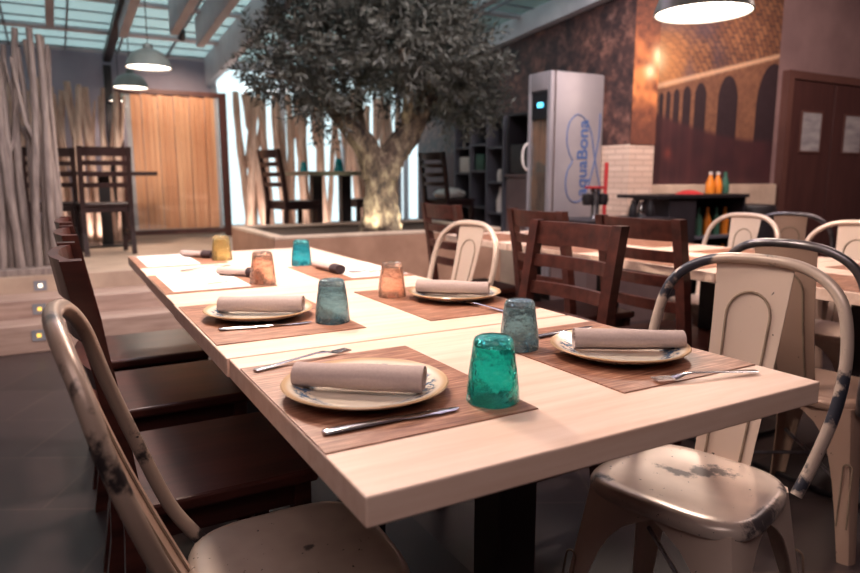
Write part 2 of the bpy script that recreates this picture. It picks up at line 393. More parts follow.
for x, ye, d in [(-1.75,7.0,.1),(-0.95,7.0,.1),(-0.35,7.6,.06),(0.12,7.6,.06),(0.69,6.95,.27),(1.08,6.6,.30),(1.38,7.0,.28),(1.75,8.5,.32),(2.4,8.5,.06),(3.0,8.5,.06),(3.7,8.5,.06)]:
    struct('ceiling_beam_%d' % n, slopebox(x-0.035, x+0.035, 4.02, ye, 0.004, d), M['beam']); n += 1
struct('ceiling_beam_%d' % n, slopebox(4.30, 4.398, 4.02, 8.55, 0.004, 0.2), M['beam']); n += 1
for k, y in enumerate((7.75, 6.75, 5.75, 8.52)):
    struct('ceiling_beam_%d' % n, slopebox(-4, 4.39, y-0.03 if k else y-0.05, y+0.03 if k else y+0.05, 0.003, 0.035), M['beam']); n += 1
gb = MB()
for k in range(14):
    y = 4.2+k*0.33
    q = slopebox(-4, 4.39, y-0.008, y+0.008, 0.001, 0.012); gb.add(q.v, q.f)
for x in np.arange(-3.9, 4.3, 0.52):
    q = slopebox(x-0.008, x+0.008, 4.02, 8.55, 0.001, 0.035); gb.add(q.v, q.f)
struct('ceiling_glazing_bars', gb, M['bar'])
dp = slopebox(0.62, 0.70, 4.02, 8.46, 0.065, 0.145)
tag(dp.build('roof_girder', M['blackmetal']), 'black steel girder running under the glass roof towards the back', 'girder')
tag(MB().box(0.62, 0.70, 8.50, 8.58, 0.415, 2.34).build('steel_column', M['blackmetal']), 'slim black steel column at the back wall left of the orange screen', 'column')
tag(MB().box(1.74, 1.80, 8.50, 8.56, 0.415, 2.1).build('steel_column', M['blackmetal']), 'slim black steel column at the back wall right of the orange screen', 'column')

# printed pictures (vertex coloured boards)
def board(name, w_, h_, nx, ny, fn, m, depth=0.004):
    xs = np.linspace(0, w_, nx); zs = np.linspace(0, h_, ny)
    vs = [(x, 0, z) for z in zs for x in xs]
    fs = [(j*nx+i, j*nx+i+1, (j+1)*nx+i+1, (j+1)*nx+i) for j in range(ny-1) for i in range(nx-1)]
    me = bpy.data.meshes.new(name); me.from_pydata(vs, [], fs); me.materials.append(m)
    ca = me.color_attributes.new('Col', 'FLOAT_COLOR', 'POINT')
    U, V = np.meshgrid(np.linspace(0,1,nx), np.linspace(0,1,ny))
    c = fn(U, V); c = np.clip(c/255.0, 0, 1); c = np.where(c <= .04045, c/12.92, ((c+.055)/1.055)**2.4)
    a = np.ones((ny*nx, 4), np.float32); a[:, :3] = c.reshape(-1, 3); ca.data.foreach_set('color', a.ravel())
    o = bpy.data.objects.new(name, me); COL.objects.link(o)
    return o
def rnd2(shape, cell, seed):
    r = np.random.RandomState(seed); h, w_ = shape
    g = r.rand(h//cell+3, w_//cell+3)
    y = np.arange(h)/cell; x = np.arange(w_)/cell; yi = y.astype(int); xi = x.astype(int); fy = (y-yi)[:,None]; fx = (x-xi)[None,:]
    return g[yi][:,xi]*(1-fy)*(1-fx)+g[yi+1][:,xi]*fy*(1-fx)+g[yi][:,xi+1]*(1-fy)*fx+g[yi+1][:,xi+1]*fy*fx
def lerp(a, b, t): return a + (np.asarray(b, float)-a)*t[..., None]
def vault_picture(U, V):
    X = 4.70 + U*1.92; Z = 1.03 + V*2.32
    n = rnd2(U.shape, 5, 1)*.5 + rnd2(U.shape, 2, 2)*.5; big = rnd2(U.shape, 26, 3)
    # vaulted brick above: courses bend around a centre low on the left
    rr = np.hypot((X-4.6)*0.9, Z-1.6); th = np.arctan2(Z-1.6, (X-4.6)*.9)
    course = (rr/0.062); row = np.floor(course); cell = (th*rr.clip(.3)/0.11 + (row % 2)*.5)
    mort = ((course % 1) < .22) | ((cell % 1) < .14)
    hsh = np.modf(np.abs(np.sin(row*12.9898+np.floor(cell)*78.233))*43758.5453)[0]
    c = np.zeros(U.shape+(3,)) + np.array([126,82,60.])
    c = lerp(c, [176,122,86], hsh*.7); c = lerp(c, [66,46,50], mort*0.75)
    c = lerp(c, [70,60,84], np.clip((big-.5)*2.2, 0, .8)*np.clip((6.2-X), 0, 1)); c = lerp(c, [40,28,30], np.clip(n-.55, 0, 1)*1.2)
    # glowing lanterns painted in the picture's left
    g = np.exp(-((X-4.84)**2+(Z-2.15)**2)/0.012)+np.exp(-((X-4.75)**2+(Z-2.0)**2)/0.006)
    g2 = np.exp(-((X-4.95)**2+(Z-2.1)**2)/0.12)
    c = lerp(c, [232,158,96], np.clip(g2*.7, 0, 1)); c = lerp(c, [255,236,190], np.clip(g*1.1, 0, 1))
    # stone cornice rising to the right
    zc = 1.90 + (X-4.80)*0.235
    band = np.clip(1-np.abs(Z-zc)/0.035, 0, 1)
    below = Z < zc-0.03
    d = np.zeros_like(c)+np.array([150,104,78.]); d = lerp(d, [96,62,52], n*.8)
    c = np.where(below[...,None], d, c); c = lerp(c, [226,182,148], np.clip(band*1.4, 0, 1)*.9)
    # row of dark arches under the cornice growing to the right
    cx = [4.93,5.02,5.13,5.27,5.46,5.86,6.56]; hw = [.025,.03,.04,.055,.085,.15,.26]
    for a, h_ in zip(cx, hw):
        top = 1.90+(a-4.8)*.235-0.07
        k = (np.abs(X-a) < h_) & (Z < top-(1-np.sqrt(np.clip(1-((X-a)/h_)**2, 0, 1)))*h_*1.7)
        c = np.where(k[...,None], np.array([44,28,34.])+n[...,None]*12, c)
        spr = np.clip((np.abs(X-a)-h_)/0.02, 0, 1)
    # the piers end, everything lower is dark
    zd = 1.72 - np.abs(np.sin((X-4.8)*1.0))*0.22
    low = np.clip((zd-Z)/0.06, 0, 1)
    dk = np.zeros_like(c)+np.array([58,32,38.]); dk = lerp(dk, [84,44,48], rnd2(U.shape, 14, 5)*.7)
    c = lerp(c, dk, low*0.93) if False else c + (dk-c)*(low*0.93)[...,None]
    red = np.exp(-((X-5.05)**2+(Z-1.32)**2)/0.003); c = lerp(c, [150,70,60], np.clip(red, 0, 1)*.6)
    return c
o = board('vault_photo_mural', 1.92, 2.32, 260, 300, vault_picture, M['print'])
o.location = (4.70, 4.415, 1.03); tag(o, 'large printed wall picture of a lamplit brick vault with dark arches', 'mural')
def pillar_picture(U, V):
    Z = 1.38+V*1.97; n = rnd2(U.shape, 4, 8)*.5+rnd2(U.shape, 2, 9)*.5
    c = np.zeros(U.shape+(3,))+np.array([150,84,58.]); c = lerp(c, [60,34,34], n*.9)
    c = lerp(c, [226,140,84], np.clip(np.exp(-((Z-1.95)/.3)**2)*rnd2(U.shape, 7, 11)*1.6, 0, 1))
    c = lerp(c, [255,238,190], np.clip(np.exp(-((U-.65)**2/.05+(Z-2.0)**2/.004))+np.exp(-((U-.95)**2/.05+(Z-2.14)**2/.006)), 0, 1))
    c = lerp(c, [110,66,54], np.clip((1.72-Z)*4, 0, 1)*.6)
    return c
o = board('lantern_photo_mural', 0.298, 1.97, 40, 260, pillar_picture, M['print'])
o.location = (4.402, 4.256, 1.38); tag(o, 'narrow glowing brick picture on the pillar above whitewashed bricks', 'mural')

# double door
def door(name, x0, x1, wx0, wx1):
    d = tag(MB().box(x0, x1, 4.36, 4.40, 0.01, 2.10, 0.004).build(name, M['door']), None, kind='structure')
    MB().box(wx0, wx1, 4.350, 4.358, 1.38, 1.78).build('pane', M['doorpane'], d)
    f = MB(); f.box(wx0-.02, wx1+.02, 4.346, 4.359, 1.36, 1.38).box(wx0-.02, wx1+.02, 4.346, 4.359, 1.78, 1.80).box(wx0-.02, wx0, 4.346, 4.359, 1.38, 1.78).box(wx1, wx1+.02, 4.346, 4.359, 1.38, 1.78)
    f.build('window_frame', M['doorframe'], d)
M['doorpane'] = mat_noise('milky_pane', (150,146,150), (190,184,184), 0.15, 3, (1,1,4))
door('door_1', 6.80, 7.56, 7.0, 7.34); door('door_2', 7.58, 8.34, 7.80, 8.14)
fr = MB().box(6.70, 6.79, 4.34, 4.418, 0, 2.19).box(8.35, 8.44, 4.34, 4.418, 0, 2.19).box(6.79, 8.35, 4.34, 4.418, 2.11, 2.19)
struct('door_frame', fr, M['doorframe'])
struct('baseboard_right', MB().box(6.63, 6.70, 4.39, 4.419, 0, 0.1).box(8.44, 9.5, 4.39, 4.419, 0, 0.1), M['doorframe'])

# ------------------------------------------------------------------ dining tables
TT = 0.75
def make_table(label, x0, x1, y0, y1, group):
    cx, cy = (x0+x1)/2, (y0+y1)/2
    t = thing('dining_table', label, 'table', (cx, cy, 0), 0, group)
    hx, hy = (x1-x0)/2, (y1-y0)/2
    MB().box(-hx, hx, -hy, hy, TT-0.038, TT, 0.0025).build('tabletop', M['pine'], t)
    MB().box(-0.042, 0.042, -0.042, 0.042, 0.02, TT-0.055, 0.004).build('pedestal', M['blackmetal'], t)
    MB().box(-0.2, 0.2, -0.2, 0.2, TT-0.055, TT-0.039, 0.002).build('top_plate', M['blackmetal'], t)
    MB().box(-0.24, 0.24, -0.24, 0.24, 0.0, 0.02, 0.004).build('base_plate', M['blackmetal'], t)
    return t
X0, X1 = 0.270, 1.107
make_table('nearest pale pine table of the long row, holding the teal tumbler', X0, X1+.003, 0.618, 1.255, 'pine tables joined in a long row')
make_table('second pine table of the front row, with a slate blue tumbler on its left mat', X0-0.003, X1+.002, 1.262, 1.892, 'pine tables joined in a long row')
make_table('third pine table of the front row, with paper menus and a peach tumbler at left', X0, X1-.002, 1.898, 2.528, 'pine tables joined in a long row')
make_table('farthest pine table of the front row, holding the amber tumbler', X0+.003, X1, 2.534, 3.180, 'pine tables joined in a long row')
XR0, XR1 = 2.08, 2.92
for (a, b, l) in [(0.93,1.565,'nearest pine table of the right hand row, beside the grey hooped metal chair'),(1.571,2.205,'second pine table from the near end of the right hand row'),
                  (2.211,2.845,'third pine table from the near end of the right hand row'),(2.851,3.485,'farthest pine table of the right hand row, nearest the planter')]:
    make_table(l, XR0, XR1, a, b, 'pine tables of the right hand row')

# placemats
def mat_(label, x0, x1, y0, y1, group):
    o = MB().box(-(x1-x0)/2, (x1-x0)/2, -(y1-y0)/2, (y1-y0)/2, 0, 0.0018).build('placemat', M['mat'])
    o.location = ((x0+x1)/2, (y0+y1)/2, TT+0.0003); tag(o, label, 'placemat', group)
g = 'wood print placemats on the long front table'
for (a, b, s, r_) in [(0.745,1.175,'under the large plate at the near left corner','under the plate at the near right corner'),(1.37,1.84,'under the second plate on the left side','under the second plate on the right side'),
                  (2.065,2.49,'under the left paper menu beside the peach tumbler','under the paper menu on the right side'),(2.73,3.15,'under the farthest left menu beside the amber tumbler',None)]:
    mat_('brown wood print placemat '+s, 0.272, 0.607, a, b, g)
    if r_: mat_('brown wood print placemat '+r_, 0.772, 1.104, a-.01, b-.01, g)
g = 'wood print placemats on the right hand tables'
for (a, b, s) in [(1.03,1.46,'nearest'),(1.67,2.1,'second nearest'),(2.31,2.74,'third nearest'),(2.95,3.38,'farthest')]:
    mat_('brown placemat on the right hand table row, left side, '+s, 2.09, 2.42, a, b, g)
    mat_('brown placemat on the right hand table row, right side, '+s, 2.58, 2.91, a, b, g)
# paper menus
def menu_picture(seed):
    def fn(U, V):
        r = np.random.RandomState(seed)
        c = np.zeros(U.shape+(3,))+np.array([238,228,224.])
        for k in range(5):
            v0 = .2+.13*k; k_ = (np.abs(V-v0) < .022) & (U > .25) & (U < .5+.3*r.rand()) & (rnd2(U.shape, 3, seed+k) > .42)
            c = np.where(k_[...,None], np.array([176,166,166.]), c)
        k_ = (np.abs(V-.2-.15*U) < .035) & (U > .5) & (U < .8); c = np.where(k_[...,None], np.array([206,160,120.]), c)
        k_ = (np.abs(V-.62+.1*U) < .04) & (U > .35) & (U < .75) & (rnd2(U.shape, 4, seed+9) > .5); c = np.where(k_[...,None], np.array([150,170,166.]), c)
        return c
    return fn
def menu(label, x, y, w_, h_, seed):
    o = board('paper_menu', w_, h_, 70, 50, menu_picture(seed), M['paper'])
    o.rotation_euler = (-PI/2, 0, 0)
    # lay flat: board x -> x, board z -> y
    for v in o.data.vertices: v.co = Vector((v.co.x, -v.co.z, 0))
    o.data.transform(Matrix.Scale(-1, 4, (0,1,0))); o.data.update()
    o.rotation_euler = (0,0,0); o.location = (x, y, TT+0.0028); tag(o, label, 'menu', 'paper menus')
menu('white paper menu on the left mat behind the second plate', 0.298, 2.09, 0.235, 0.39, 3)
menu('white paper menu on the farthest left placemat', 0.302, 2.74, 0.20, 0.40, 5)
menu('white paper menu on the right side beyond the peach tumbler', 0.88, 2.09, 0.215, 0.39, 8)

# plates
pl = MB().lathe([(0.0,0.004),(0.075,0.004),(0.09,0.008),(0.118,0.018),(0.129,0.0215),(0.131,0.0195),(0.119,0.0135),(0.088,0.0025),(0.07,0.0),(0.0,0.0)], 64)
plate0 = pl.build('dinner_plate', M['plate'], smooth=True)
def place_plate(x, y, rz, label, first=[True]):
    o = plate0 if first[0] else plate0.copy()
    if not first[0]: COL.objects.link(o)
    first[0] = False
    o.location = (x, y, TT+0.0022); o.rotation_euler = (0,0,rz); o.scale = (1.01,1.01,1.05); tag(o, label, 'plate', 'speckled cream plates')
place_plate(0.411, 0.935, 0, 'large cream plate with blue speckled rim at the near left corner')
place_plate(0.938, 0.912, 1, 'cream plate with rolled napkin at the near right corner')
place_plate(0.426, 1.615, 2, 'blue speckled cream plate second from the near end, left side')
place_plate(0.983, 1.595, 3, 'cream plate beside the right hand peach tumbler')

# rolled napkins
def make_roll(Ln, r):
    m = MB(); prof = []
    turns = 2.3; nseg = 60; t_ = 0.0022
    pts = []
    for k in range(nseg+1):
        a = k/nseg*turns*2*PI; rr = r*(1-0.55*k/nseg); pts.append((math.cos(a-PI/2)*rr*1.18, math.sin(a-PI/2)*rr*0.86))
    inner = []
    for k in range(nseg+1):
        a = k/nseg*turns*2*PI; rr = r*(1-0.55*k/nseg)-t_; inner.append((math.cos(a-PI/2)*rr*1.18, math.sin(a-PI/2)*rr*0.86))
    ring = pts + inner[::-1]
    rings = []
    for j in range(9):
        x = -Ln/2 + Ln*j/8; s_ = 1-0.03*math.sin(j*1.3)-.016*j
        rings.append([(x, p[0]*s_, p[1]*s_ + r*0.86) for p in ring])
    nr = len(ring); b = 0
    m.loft(rings, cap=False)
    for base, flip in ((0, False), ((len(rings)-1)*nr, True)):
        for k in range(nseg):
            q = (base+k, base+k+1, base+nr-2-k, base+nr-1-k); m.f.append(q[::-1] if flip else q)
    return m
roll0 = make_roll(0.208, 0.0265).build('rolled_napkin', M['napkin'], smooth=True)
def place_roll(x, y, z, rz, label, o):
    o.location = (x, y, z); o.rotation_euler = (0,0,rz); tag(o, label, 'napkin', 'rolled linen napkins'); return o
def rcopy(src): o = src.copy(); COL.objects.link(o); return o
place_roll(0.401, 0.935, TT+0.0095, R(-38)+PI, 'rolled linen napkin on the near left plate', roll0)
place_roll(0.953, 0.903, TT+0.0095, R(-33), 'rolled linen napkin on the near right plate', rcopy(roll0))
place_roll(0.435, 1.620, TT+0.0095, R(-30)+PI, 'rolled linen napkin on the second left plate', rcopy(roll0))
place_roll(0.980, 1.600, TT+0.0095, R(-42), 'rolled linen napkin on the plate beside the right peach tumbler', rcopy(roll0))
def dark_roll(x, y, rz, label, L_=0.13, tuck=None):
    t = thing('bundled_napkin', label, 'napkin', (x, y, TT+0.0034), rz, 'small bundled napkins by the menus')
    make_roll(L_, 0.017).build('cloth', M['napkin'], t, smooth=True)
    m = MB(); m.tube([(L_/2-0.03,0,0.0155),(L_/2+0.006,0,0.0155),(L_/2+0.022,0,0.0155)], [0.021,0.0215,0.0205], 20, 0.8); m.build('dark_open_end', M['darkend'], t, smooth=True)['label'] = 'dark piece for the shaded open end of the roll'  # solid dark piece painted as the shaded hole of the roll
dark_roll(0.545, 2.33, R(-48), 'small napkin bundle with dark end by the left peach tumbler', .15)
dark_roll(0.525, 2.985, R(-55), 'small napkin bundle with dark end by the amber tumbler', .15)
dark_roll(0.866, 2.31, R(-84), 'small napkin bundle near the turquoise tumbler', .18)

# tumblers, standing upside down
tp = [(0.0,0.094),(0.022,0.0945),(0.0265,0.092),(0.029,0.086),(0.031,0.07),(0.0345,0.045),(0.0375,0.02),(0.0385,0.0015),(0.0375,0.0),(0.0360,0.0015),(0.0345,0.02),(0.0315,0.045),(0.0275,0.07),(0.024,0.08),(0.0,0.082)]
for nm, gk, x, y, s_, label in [('tumbler','teal',0.568,0.808,1.07,'bright teal upturned tumbler on the near left placemat'),
        ('tumbler','slate',0.797,1.045,1.05,'slate blue upturned tumbler at the near right placemat corner'),
        ('tumbler','slate',0.562,1.466,1.08,'slate blue upturned tumbler on the second left placemat'),
        ('tumbler','peach',0.838,1.705,1.05,'peach upturned tumbler beside the right hand plate'),
        ('tumbler','peach',0.580,2.130,1.1,'peach upturned tumbler by the left paper menu'),
        ('tumbler','amber',0.605,2.845,1.1,'amber upturned tumbler at the far left of the table'),
        ('tumbler','turquoise',0.842,2.52,1.06,'turquoise upturned tumbler at the far right of the table')]:
    rs = np.random.RandomState(int(x*1000)); ph = rs.rand(4)*6
    m = MB(); seg = 40
    rings = []
    for i, (r_, z) in enumerate(tp):
        outer = i <= 7
        ring = []
        for k in range(seg):
            a = 2*PI*k/seg; wv = 1+(0.012 if outer else 0.03)*math.sin(3*a+ph[0]+z*60)+(0.008 if outer else .02)*math.sin(5*a+ph[1]-z*90)
            ring.append((r_*wv*math.cos(a), r_*wv*math.sin(a), z))
        rings.append(ring)
    m.loft(rings, cap=False)
    o = m.build(nm, G[gk], smooth=True, loc=(x, y, TT+0.0024 if y<2.5 else TT+0.0008)); o.scale = (s_,s_,s_)
    tag(o, label, 'tumbler', 'coloured glass tumblers')

# cutlery
def knife_mb():
    m = MB(); rings = []
    for x, w_, h_ in [(-0.105,.004,.002),(-0.103,.0085,.003),(-0.09,.0095,.0032),(0.0,.0075,.003),(0.012,.006,.0028),(0.018,.009,.0014),(0.07,.0105,.001),(0.095,.008,.0008),(0.105,.002,.0006)]:
        rings.append([(x, w_*c, .0032+h_*s_) for c, s_ in [(1,0),(.7,.8),(0,1),(-.7,.8),(-1,0),(-.7,-.8),(0,-1),(.7,-.8)]])
    return m.loft(rings)
def fork_mb():
    m = MB(); rings = []
    for x, w_, z in [(-0.1,.004,.003),(-0.098,.009,.003),(-0.07,.008,.004),(-0.02,.0045,.007),(0.03,.004,.010),(0.05,.008,.009),(0.062,.0115,.006),(0.072,.0118,.004)]:
        rings.append([(x, w_*c, z+.0012*s_) for c, s_ in [(1,0),(.7,.9),(0,1),(-.7,.9),(-1,0),(-.7,-.9),(0,-1),(.7,-.9)]])
    m.loft(rings)
    for y in (-.0095,-.0032,.0032,.0095): m.box(.071,.105,y-.0017,y+.0017,.003,.0052)
    return m
kn0 = knife_mb().build('table_knife', M['chrome'], smooth=True); fk0 = fork_mb().build('table_fork', M['chrome'], smooth=True)
def cut(o, x0, y0, x1, y1, label, z=TT+0.0024):
    o.location = ((x0+x1)/2, (y0+y1)/2, z); o.rotation_euler = (0,0,math.atan2(y1-y0, x1-x0)); tag(o, label, 'knife' if 'knife' in o.name else 'fork', 'cutlery on the front table')
cut(kn0, 0.291, 0.803, 0.499, 0.797, 'steel table knife in front of the near left plate')
cut(rcopy(kn0), 0.303, 1.498, 0.513, 1.474, 'steel table knife in front of the second left plate')
cut(rcopy(kn0), 0.85, 1.09, 1.05, 1.11, 'steel table knife half hidden behind the near right plate')
cut(fk0, 0.283, 1.138, 0.488, 1.19, 'steel fork behind the near left plate')
cut(rcopy(fk0), 1.048, 0.703, 0.872, 0.748, 'steel fork in front of the near right plate')
cut(rcopy(fk0), 0.985, 1.345, 0.95, 1.50, 'steel fork in front of the plate by the right peach tumbler')
cut(rcopy(fk0), 0.40, 2.56, 0.575, 2.615, 'steel fork between the two left paper menus', TT+.001)
cut(rcopy(fk0), 1.07, 2.10, 0.93, 2.06+.14, 'steel fork lying on the right paper menu', TT+.0035)

# ------------------------------------------------------------------ metal cafe chairs
def outline(n=48, w_=0.178, d=0.172, e=0.55):
    out = []
    for k in range(n):
        a = 2*PI*k/n; c, s_ = math.cos(a), math.sin(a)
        x = w_*math.copysign(abs(c)**e, c); y = d*math.copysign(abs(s_)**e, s_)
        out.append((x*(1+0.05*y/d), y))
    return out
def make_metal_chair(label, wd=0.213, lean=0.28, h=0.905, mats=('cream','cream','cream')):
    body, hoopm, splatm = [M[k] for k in mats]
    t = thing('metal_cafe_chair', label, 'chair')
    O = outline(); rings = []
    for s_, z in [(0.02,.4475),(0.3,.447),(0.6,.4485),(0.8,.4515),(0.9,.452),(0.955,.449),(0.985,.443),(1.0,.437),(1.0,.424),(0.985,.420),(0.975,.424),(0.96,.43),(0.6,.436),(0.02,.436)]:
        rings.append([(x*s_, y*s_, z) for x, y in O])
    MB().loft(rings).build('seat', M.get(mats[0]+'_seat', body), t, smooth=True)
    prof = [(.432,.160),(.412,.158),(.395,.132),(.375,.105),(.345,.083),(.30,.066),(.22,.052),(.12,.043),(.0,.036)]
    for sx in (-1,1):
        for sy in (-1,1):
            m = MB(); rings = []
            for z, w_ in prof:
                k = 1-z/.43; cxx = .160+.058*k; cyy = .156+.062*k; r_ = min(.03, w_*.6)
                outer = [(-w_,0),(-(w_+r_)/2,0),(-r_,0),(-.29*r_,-.29*r_),(0,-r_),(0,-(w_+r_)/2),(0,-w_)]
                inner = [(a-(.0035 if i>=2 else 0), b-(.0035 if i<=4 else 0)) for i,(a,b) in enumerate(outer)][::-1]
                rings.append([(sx*(cxx+a), sy*(cyy+b), z) for a, b in outer+inner])
            m.loft(rings)
            lg = m.build('leg', M['cream_clean'] if mats[0] == 'cream' else body, t, smooth=True)
            path = [(sx*(.176-.010), sy*(.158+.062*(1-.10/.43)), .10)]+[(sx*(.160), sy*(.158+.062*(1-.27/.43)), .27)]+\
                   [(sx*(.172-.012*math.cos(PI*q/6)), sy*(.158+.062*(1-(.27+.012*math.sin(PI*q/6))/.43)), .27+.012*math.sin(PI*q/6)) for q in range(1,6)]+\
                   [(sx*.184, sy*(.158+.062*(1-.27/.43)), .27),(sx*(.194), sy*(.158+.062*(1-.10/.43)), .10)]
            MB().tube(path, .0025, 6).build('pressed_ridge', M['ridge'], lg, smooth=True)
    m = MB(); m.tube([(-.17,-.17,.20),(0,0,.215),(.17,.17,.20)], .006, 8); m.tube([(-.17,.17,.20),(0,0,.203),(.17,-.17,.20)], .006, 8)
    m.build('cross_brace', M['steel'], t, smooth=True)
    s = wd/.213; Lf = lambda v: -.13-(v-.13)*(lean-.13)/.15
    half = [(.172,-.135,.425),(.19*s,Lf(.17),.50),(wd,Lf(.205),.62),(wd,Lf(.235),.74),(.185*s,Lf(.255),h-.065),(.11*s,Lf(.272),h-.012)]
    path = cr(half+[(0,Lf(.28),h)]+[(-x,y,z) for x,y,z in half[::-1]], 7)
    MB().tube(path, .0125, 12).build('back_hoop', hoopm, t, smooth=True)
    # splat
    m = MB(); yb, yt = -.165, Lf(.28)
    def P(u, v, off=0):
        w_ = (.064+.024*v**1.2); z = .432+(h-.008-.432)*v; y = yb+(yt-yb)*v-.012*math.sin(PI*v)
        return (u*w_, y+off-0.006*(1-u*u), z)
    nu, nv = 8, 14
    for off in (0, .003):
        pass
    vs = [P(-1+2*i/nu, j/nv, o_) for o_ in (0,.003) for j in range(nv+1) for i in range(nu+1)]; W = nu+1; T_ = W*(nv+1)
    fs = []
    for j in range(nv):
        for i in range(nu):
            a = j*W+i; fs += [(a,a+1,a+W+1,a+W),(T_+a,T_+a+W,T_+a+W+1,T_+a+1)]
    for j in range(nv):
        a = j*W; fs += [(a,a+W,T_+a+W,T_+a)]; a = j*W+nu; fs += [(a,T_+a,T_+a+W,a+W)]
    for i in range(nu):
        fs += [(i,T_+i,T_+i+1,i+1)]; a = nv*W+i; fs += [(a,a+1,T_+a+1,T_+a)]
    m.add(vs, fs); sp = m.build('splat', splatm, t, smooth=True)
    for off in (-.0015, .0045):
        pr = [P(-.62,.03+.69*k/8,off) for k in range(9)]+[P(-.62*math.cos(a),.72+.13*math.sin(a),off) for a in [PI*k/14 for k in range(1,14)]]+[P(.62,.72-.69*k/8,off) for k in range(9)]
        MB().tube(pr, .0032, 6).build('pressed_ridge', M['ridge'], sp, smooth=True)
    return t
def at(o, x, y, rz): o.location = (x, y, 0); o.rotation_euler = (0,0,rz); return o
at(make_metal_chair('worn cream metal chair with dark chips at the near right table corner', .214, .28, .904, ('cream','chipped_hoop','cream_clean')), 1.152, .899, 1.821)
at(make_metal_chair('worn taupe metal chair cropped at the bottom left of the photo', .205, .33, .904, ('taupe','taupe','pinkgrey')), .318, 1.03, R(-93))
at(make_metal_chair('small cream metal chair at the far right side of the front table', .217, .30, .888, ('cream_clean','cream_clean','cream_clean')), 1.37, 2.52, 1.68)
at(make_metal_chair('metal chair with dark grey hoop and pinkish splat behind the near right chair', .208, .30, .91, ('pinkgrey','steel','pinkgrey')), 2.08, 1.16, -1.46)
c4 = make_metal_chair('cream metal chair on the far side of the right hand tables, by the drinks stand', .213, .28, .893, ('cream_clean','cream_clean','cream_clean')); at(c4, 3.015, 2.30, 1.624)
at(dup(c4, (0,0,0), 0, 'cream metal chair cropped by the right photo edge behind the right hand tables'), 2.88, 1.60, 1.75)
at(make_metal_chair('farthest metal chair with grey hoop and pinkish back, in front of the brown doors', .213, .28, .889, ('pinkgrey','steel','pinkgrey')), 3.94, 2.41, -1.2)

# ------------------------------------------------------------------ ladder back chairs
def make_ladder_chair(label, m_=None):
    m_ = m_ or M['darkwood']
    t = thing('ladder_back_chair', label, 'chair')
    MB().box(-.215,.215,-.20,.170,.428,.458,.007).build('seat', m_, t)
    a = MB().box(-.19,.19,.125,.145,.375,.427).box(-.19,.19,-.185,-.165,.375,.427).box(-.19,-.17,-.165,.125,.375,.427).box(.17,.19,-.165,.125,.375,.427)
    a.build('apron', m_, t)
    for sx in (-1,1):
        MB().box(sx*.18-.02, sx*.18+.02, .117, .157, 0, .427, .004).build('leg', m_, t)
        m = MB(); rings = []
        for z, y in [(0,-.245),(.2,-.215),(.40,-.205),(.50,-.208),(.72,-.235),(.945,-.275)]:
            x = sx*.193; rings.append([(x-.02,y-.02,z),(x+.02,y-.02,z),(x+.02,y+.016,z),(x-.02,y+.016,z)])
        m.loft(rings).build('back_post', m_, t)
        MB().box(sx*.18-.01, sx*.18+.01, -.19, .117, .18, .21).build('stretcher', m_, t)
    for z, h_ in [(.902,.078),(.805,.042),(.71,.042),(.615,.042)]:
        m = MB(); rings = []
        for k in range(9):
            u = -1+2*k/8; x = .185*u
            y0_ = -.208-.067*(z-h_/2-.5)/.445; y1_ = -.208-.067*(z+h_/2-.5)/.445; b = -.03*(1-u*u)
            rings.append([(x,y0_-.009+b,z-h_/2),(x,y1_-.009+b,z+h_/2),(x,y1_+.009+b,z+h_/2),(x,y0_+.009+b,z-h_/2)])
        m.loft(rings).build('top_rail' if h_ > .05 else 'back_slat', m_, t)
    return t
lc = make_ladder_chair('glossy dark wooden chair nearest on the left side of the front table'); at(lc, 0.298, 1.54, R(-90))
def lad(x, y, rz, label, z=0, mm=None):
    o = dup(lc, (x, y, z), rz, label)
    if mm: remat(o, {M['darkwood']: mm})
    return o
lad(0.31, 2.15, R(-90), 'glossy dark wooden chair second from the front, left side of the table')
lad(0.315, 2.72, R(-91), 'glossy dark wooden chair third from the front, left side of the table')
lad(1.235, 1.675, R(92), 'brown ladder back chair at the right side of the front table')
lad(2.215, 1.82, R(-90), 'brown ladder back chair nearest on the left side of the right hand tables')
lad(2.24, 2.46, R(-92), 'brown ladder back chair in the middle of the right hand tables, left side')
lad(2.215, 3.30, R(-92), 'brown ladder back chair nearest the planter, at the right hand tables')
PZ = 0.415
lad(0.41, 6.75, R(4), 'dark ladder back chair seen from behind at the top of the steps', PZ, M['blackwood'])
lad(-0.005, 7.12, R(2), 'dark ladder back chair half hidden behind the other on the platform', PZ, M['blackwood'])
lad(2.10, 6.40, R(-80), 'dark ladder back chair left of the table behind the olive tree', PZ, M['blackwood'])
lad(2.90, 6.62, R(95), 'dark ladder back chair right of the table behind the olive tree', PZ, M['blackwood'])
lad(3.80, 6.25, R(-82), 'dark ladder back chair carrying white linen near the black shelves', PZ, M['blackwood'])

